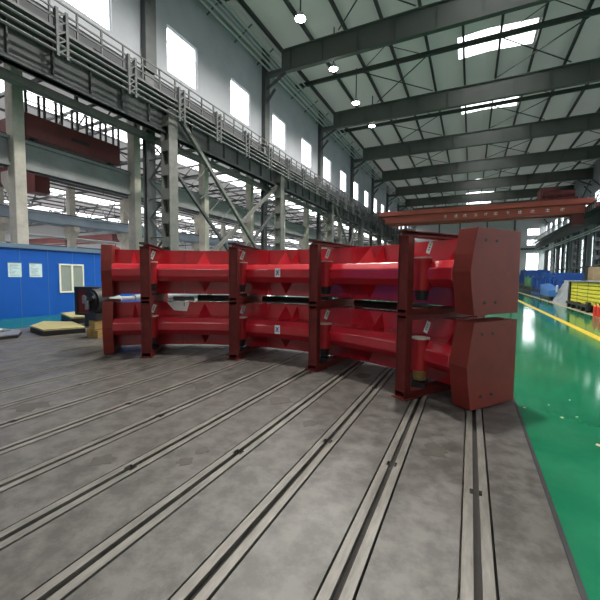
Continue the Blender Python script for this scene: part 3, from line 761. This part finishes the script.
MB().tube((cx_, 6.5, cz_), (cx_, 6.95, cz_), .085, n=20).tube((cx_, 6.95, cz_), (cx_, 9.6, cz_), .115, n=20).build('shaft', 'grey', o, smooth=True)
fc = MB()
for i in range(3):
    a = 2*math.pi/3*i+.5; fc.obox((cx_+.15*math.cos(a), 5.63, cz_+.15*math.sin(a)), (math.cos(a), 0, math.sin(a)), (0, 1, 0), (-math.sin(a), 0, math.cos(a)), .09, .03, .04)
fc.tube((cx_, 5.6, cz_), (cx_, 5.66, cz_), .08, n=20); fc.pieces('jaw', 'dark', o)
MB().box(cx_-.02, cx_+.07, 5.55, 5.6, cz_-.2, cz_+.02).box(cx_-.14, cx_-.03, 5.56, 5.6, cz_-.05, cz_+.14).build('clamp', 'grey', o)
MB().box(cx_-.13, cx_+.13, 5.72, 6.1, .44, .62).build('cradle', 'dark', o)
MB().tube((cx_, 9.2, 0), (cx_, 9.2, .82), .1, n=12).build('shaft_stand', 'dark', o)
for i, (x0, x1, z0, z1) in enumerate(((-.22, -.01, 0, .2), (.01, .22, 0, .2), (-.12, .12, .202, .44))):
    tag(MB().box(cx_+x0, cx_+x1, 5.70, 6.1, z0+.002, z1-.006).build('timber_block', 'wood', bevel=.008), 'yellow brown timber block under the spindle drum, %s' % ['lower one on the left', 'lower one on the right', 'topmost'][i], 'timber', 'timber blocks under the drum')
# boards and plates lying at the left
def slab(nm, pts, z0, th, m, m2, label, cat, grp=None):
    o = thing(nm, label, cat, (pts[0][0], pts[0][1], z0), grp)
    MB().hexa(pts, z0, z0+th*.75).build('dark_core', m2, o); MB().hexa(pts, z0+th*.75, z0+th).build('top_board', m, o); return o
slab('board', [(-13.2, 7.6), (-11.5, 6.95), (-11.4, 7.6), (-12.0, 8.3), (-13.4, 8.5)], .0, .22, 'ply', 'black', 'pale yellow board on dark packing, the farther one near the machine', 'board', 'yellow boards on the floor')
slab('board', [(-11.0, 5.5), (-9.9, 5.25), (-9.5, 6.1), (-10.9, 6.6), (-11.75, 6.25)], .0, .17, 'ply', 'black', 'pale yellow board on dark packing, the nearer one in front of the cabin', 'board', 'yellow boards on the floor')
slab('steel_plate', [(-11.6, 4.3), (-10.3, 4.15), (-10.15, 4.8), (-10.8, 5.2), (-11.9, 5.1)], .0, .1, 'grey', 'black', 'dark scrap plate with grey top lying at the far left', 'plate')
rs = random.Random(11)
for i in range(7):
    x, y = (-11.55, -11.2, -10.85, -10.5, -11.3, -10.95, -11.55)[i], (4.45, 4.5, 4.45, 4.5, 4.85, 4.9, 4.8)[i]
    tag(MB().obox((x, y, .118), (math.cos(i), math.sin(i), 0), (-math.sin(i), math.cos(i), 0), (0, 0, 1), .09+.04*rs.random(), .05+.03*rs.random(), .016).build('scrap_piece', ['paper', 'grey', 'redp', 'pipe'][i % 4]), ['white flat scrap piece', 'grey flat scrap piece', 'red flat scrap piece', 'pale metal scrap piece', 'second white flat scrap piece', 'second grey flat scrap piece', 'second red flat scrap piece'][i]+' on the plate at the far left', 'scrap', 'scrap on the plate')
tag(MB().bar((-12.3, 5.1, -.01), (-12.6, 5.15, .55), .03).build('iron_rod', 'black'), 'thin black rod leaning up beside the cabin at the far left', 'rod')
tag(MB().box(-9.5, -9.2, 6.3, 6.55, 0, .15).build('bright_block', 'paper', bevel=.02), 'pale block between the yellow boards and the drum', 'block')
# ================================================================== RIGHT SIDE EQUIPMENT
# stack of yellow beams on a dark trolley
o = thing('floor_trolley', 'dark low trolley carrying the yellow beams', 'trolley', (6, 23, 0))
MB().box(5.0, 7.2, 21.0, 25.1, .22, .34).build('bed', 'black', o)
for (x, y) in ((5.1, 21.2), (5.1, 22.1), (5.1, 24.0), (5.1, 24.9), (7.0, 21.5), (7.0, 24.5)): MB().tube((x-.06, y, .105), (x+.06, y, .105), .115, n=16).pieces('wheel', 'black', o)
MB().box(5.02, 5.14, 20.9, 21.3, .1, .5).box(5.02, 5.14, 22.6, 23.0, .1, .4).pieces('bracket', 'black', o)
rows = ['bottom', 'second', 'third', 'fourth', 'fifth', 'top']
for k in range(6):
    for j in range(2):
        z = .345+.185*k; x0 = 5.2+j*.95
        bo = MB(); bo.box(x0, x0+.9, 18.9+.0, 25.0, z, z+.155)
        ob_ = bo.build('yellow_beam', 'ybeam', bevel=.02)
        tag(ob_, 'long yellow beam in the %s layer of the stack on the trolley, %s' % (rows[k], ['aisle side', 'wall side'][j]), 'beam', 'yellow beams on the trolley')
        MB().box(x0-.004, x0+.904, 21.7, 21.76, z+.005, z+.15).box(x0-.004, x0+.904, 23.6, 23.66, z+.005, z+.15).pieces('strap', 'dark', ob_)
tag(MB().box(5.15, 7.1, 25.06, 25.4, -.01, 1.45).build('end_board', 'black'), 'black board standing at the end of the yellow stack', 'board')
tag(MB().box(5.1, 7.2, 18.9, 25.3, 1.46, 1.5).build('cover_sheet', 'foil'), 'silver sheet lying over the top of the yellow stack', 'sheet')
# foil covered machine
def lump(x0, x1, y0, y1, z1, seed, name, m, label, cat, slope=0):
    bm = bmesh.new(); bmesh.ops.create_cube(bm, size=1); bmesh.ops.subdivide_edges(bm, edges=bm.edges[:], cuts=7, use_grid_fill=True)
    rs = random.Random(seed)
    for v in bm.verts:
        u = v.co.copy(); f = 1-.25*(u.z+.5)
        j = .05 if u.z > -.49 else 0
        x = (x0+x1)/2+(x1-x0)*u.x*f+rs.uniform(-j, j); y = (y0+y1)/2+(y1-y0)*u.y*f+rs.uniform(-j, j)
        z = (u.z+.5)*(z1-slope*max(0, u.y+.1))+rs.uniform(-j, j)*.7
        v.co = (x, y, max(z, .0)-.012)
    me = bpy.data.meshes.new(name); bm.to_mesh(me); bm.free(); me.materials.append(M[m]); ob = bpy.data.objects.new(name, me); COL.objects.link(ob)
    return tag(ob, label, cat)
lump(5.1, 7.0, 25.6, 29.5, 1.5, 1, 'wrapped_machine', 'foil', 'bulky load wrapped in crumpled silver foil beside the yellow beams', 'machine', 1.2)
tag(MB().obox((5.08, 28.0, .95), (.3, .95, 0), (.95, -.3, 0), (0, 0, 1), .3, .02, .22).build('white_sign', 'white'), 'white sheet leaning on the silver wrapped load', 'sheet')
def machine(x0, x1, y0, y1, h, label, m='blue', seed=0):
    o = thing('blue_machine' if m == 'blue' else 'green_machine', label, 'machine', ((x0+x1)/2, (y0+y1)/2, 0), 'machines along the right aisle' )
    rs = random.Random(seed)
    MB().box(x0, x1, y0, y1, -.012, .1*h).box(x0+.3, x1, y0+.2, y1-.2, .1*h, .35*h).build('base', 'steeld' if seed % 2 else m, o, bevel=.04)
    b = MB(); n = 4
    for i in range(n):
        a = y0+(y1-y0)*i/n; hh = h*(.62+.38*rs.random()); b.box(x0+.25*rs.random(), x1, a+.06, a+(y1-y0)/n-.08, .35*h, hh)
    b.build('body', m, o, bevel=.03)
    c = MB()
    for i in range(6): a = y0+(y1-y0)*(i+.5)/6; c.tube((x0+.05, a, .35*h), (x0+.05, a, h*(.7+.25*rs.random())), .07, n=8)
    c.pieces('column', m, o)
    d = MB()
    for i in range(5): a = y0+(y1-y0)*(i+.3)/5; d.box(x0-.03, x0, a, a+.35, .12*h, .26*h)
    d.pieces('hatch', 'black', o)
    e = MB(); e.bar((x0+.1, y0, h*.8), (x0+.1, y1, h*.8), .09); e.build('cross_rail', m, o)
machine(5.7, 7.8, 32.2, 38.5, 2.25, 'dark blue machine with upright columns behind the silver wrapped load', seed=1)
machine(5.9, 8.2, 39.5, 45.5, 2.2, 'dark blue machine further along the right aisle', seed=2)
machine(8.6, 10.8, 27, 33, 1.9, 'tall blue machine in the second line by the right wall', seed=4)
machine(6.0, 8.0, 47, 52, 2.0, 'green machine frame far along the right aisle', 'machgreen', 3)
machine(6.2, 9.0, 54, 62, 3.0, 'blue machine at the far end of the right aisle', seed=5)
# light blue guard leaning
o = thing('chute', 'light blue sloping cover standing in front of the blue machine', 'cover', (5.3, 31, 0))
MB().add([(5.0, 30.2, .75), (5.0, 33.6, 1.15), (5.65, 33.6, 1.25), (5.65, 30.2, .85), (5.0, 30.2, .35), (5.0, 33.6, .35), (5.65, 33.6, .35), (5.65, 30.2, .35)], [(0, 1, 2, 3), (4, 7, 6, 5), (0, 4, 5, 1), (1, 5, 6, 2), (2, 6, 7, 3), (3, 7, 4, 0)]).build('cover', 'blue2', o)
for (x, y) in ((5.05, 30.3), (5.05, 33.4), (5.6, 30.3), (5.6, 33.4)): MB().box(x-.03, x+.03, y-.03, y+.03, -.012, .35).pieces('leg', 'steeld', o)
for i, (x, y, z, sx_, sy_, h) in enumerate([(8.9, 22.5, 0, 2.2, 2.4, 1.9), (9.2, 29.9, 1.9, .9, 1.2, .5), (9.0, 36.5, 0, 1.6, 1.5, 2.6), (9.5, 19.4, 0, 1.5, 1.6, 1.85)]):
    lab = ['tan crate behind the yellow beams', 'tan box on top of the tall blue machine', 'pale tan crate behind the blue machines', 'nearest tan crate behind the yellow beams']
    tag(MB().box(x, x+sx_, y, y+sy_, z if z else -.012, z+h).build('crate', 'tan', bevel=.03), lab[i], 'crate', 'crates by the right wall')
# red cylinders (extinguishers) on floor
for i, (x, y) in enumerate(((4.88, 19.15), (5.08, 19.0), (4.90, 18.7))):
    lab = ['red extinguisher at the foot of the yellow beams, farthest of three', 'red extinguisher at the foot of the yellow beams, middle of three', 'red extinguisher at the foot of the yellow beams, nearest of three'][i]
    o = thing('fire_extinguisher', lab, 'extinguisher', (x, y, 0), 'extinguishers by the trolley')
    MB().tube((x, y, -.008), (x, y, .42), .085, n=16).tube((x, y, .42), (x, y, .5), .085, .03, n=16).build('cylinder', 'redp', o, smooth=True)
    MB().tube((x, y, .5), (x, y, .57), .025, n=8).bar((x-.08, y, .57), (x+.05, y, .59), .02).build('valve', 'black', o)
tag(MB().tube((5.35, 18.2, .62), (5.38, 18.8, .62), .17, n=16).tube((5.36, 18.3, -.008), (5.36, 18.3, .5), .04, n=10).tube((5.37, 18.7, -.008), (5.37, 18.7, .5), .04, n=10).build('hose_reel', 'black'), 'black round reel on legs above the red extinguishers', 'reel')
# leaves and debris on the green floor
for i, (x, y, s) in enumerate([(1.01, 4.93, .022), (1.17, 5.03, .016), (1.17, 4.26, .03), (1.24, 5.70, .015), (.95, 5.35, .012), (.66, 5.1, .02)]):
    a = i*1.3; pts = [(x+s*math.cos(a+t_)*(1 if j % 2 else .55), y+s*math.sin(a+t_), -.009+.004*(j % 2)) for j, t_ in enumerate([0, 1.1, 2.0, 3.1, 4.3, 5.3])]
    top = [(p[0], p[1], p[2]+.002) for p in pts]; n = 6
    tag(MB().add(pts+top, [tuple(range(5, -1, -1)), tuple(range(6, 12))]+[(j, (j+1) % 6, 6+(j+1) % 6, 6+j) for j in range(6)]).build('dry_leaf', 'leaf'),
        ['pale dry leaf on the green floor near the end plates', 'small leaf right of the nearer leaf by the plates', 'largest yellow leaf at the right on the green floor', 'tiny leaf on the green floor, farthest right', 'tiny crumb of leaf beside the ring end', 'leaf fragment beside the edge of the steel floor'][i], 'leaf', 'leaves on the green floor')
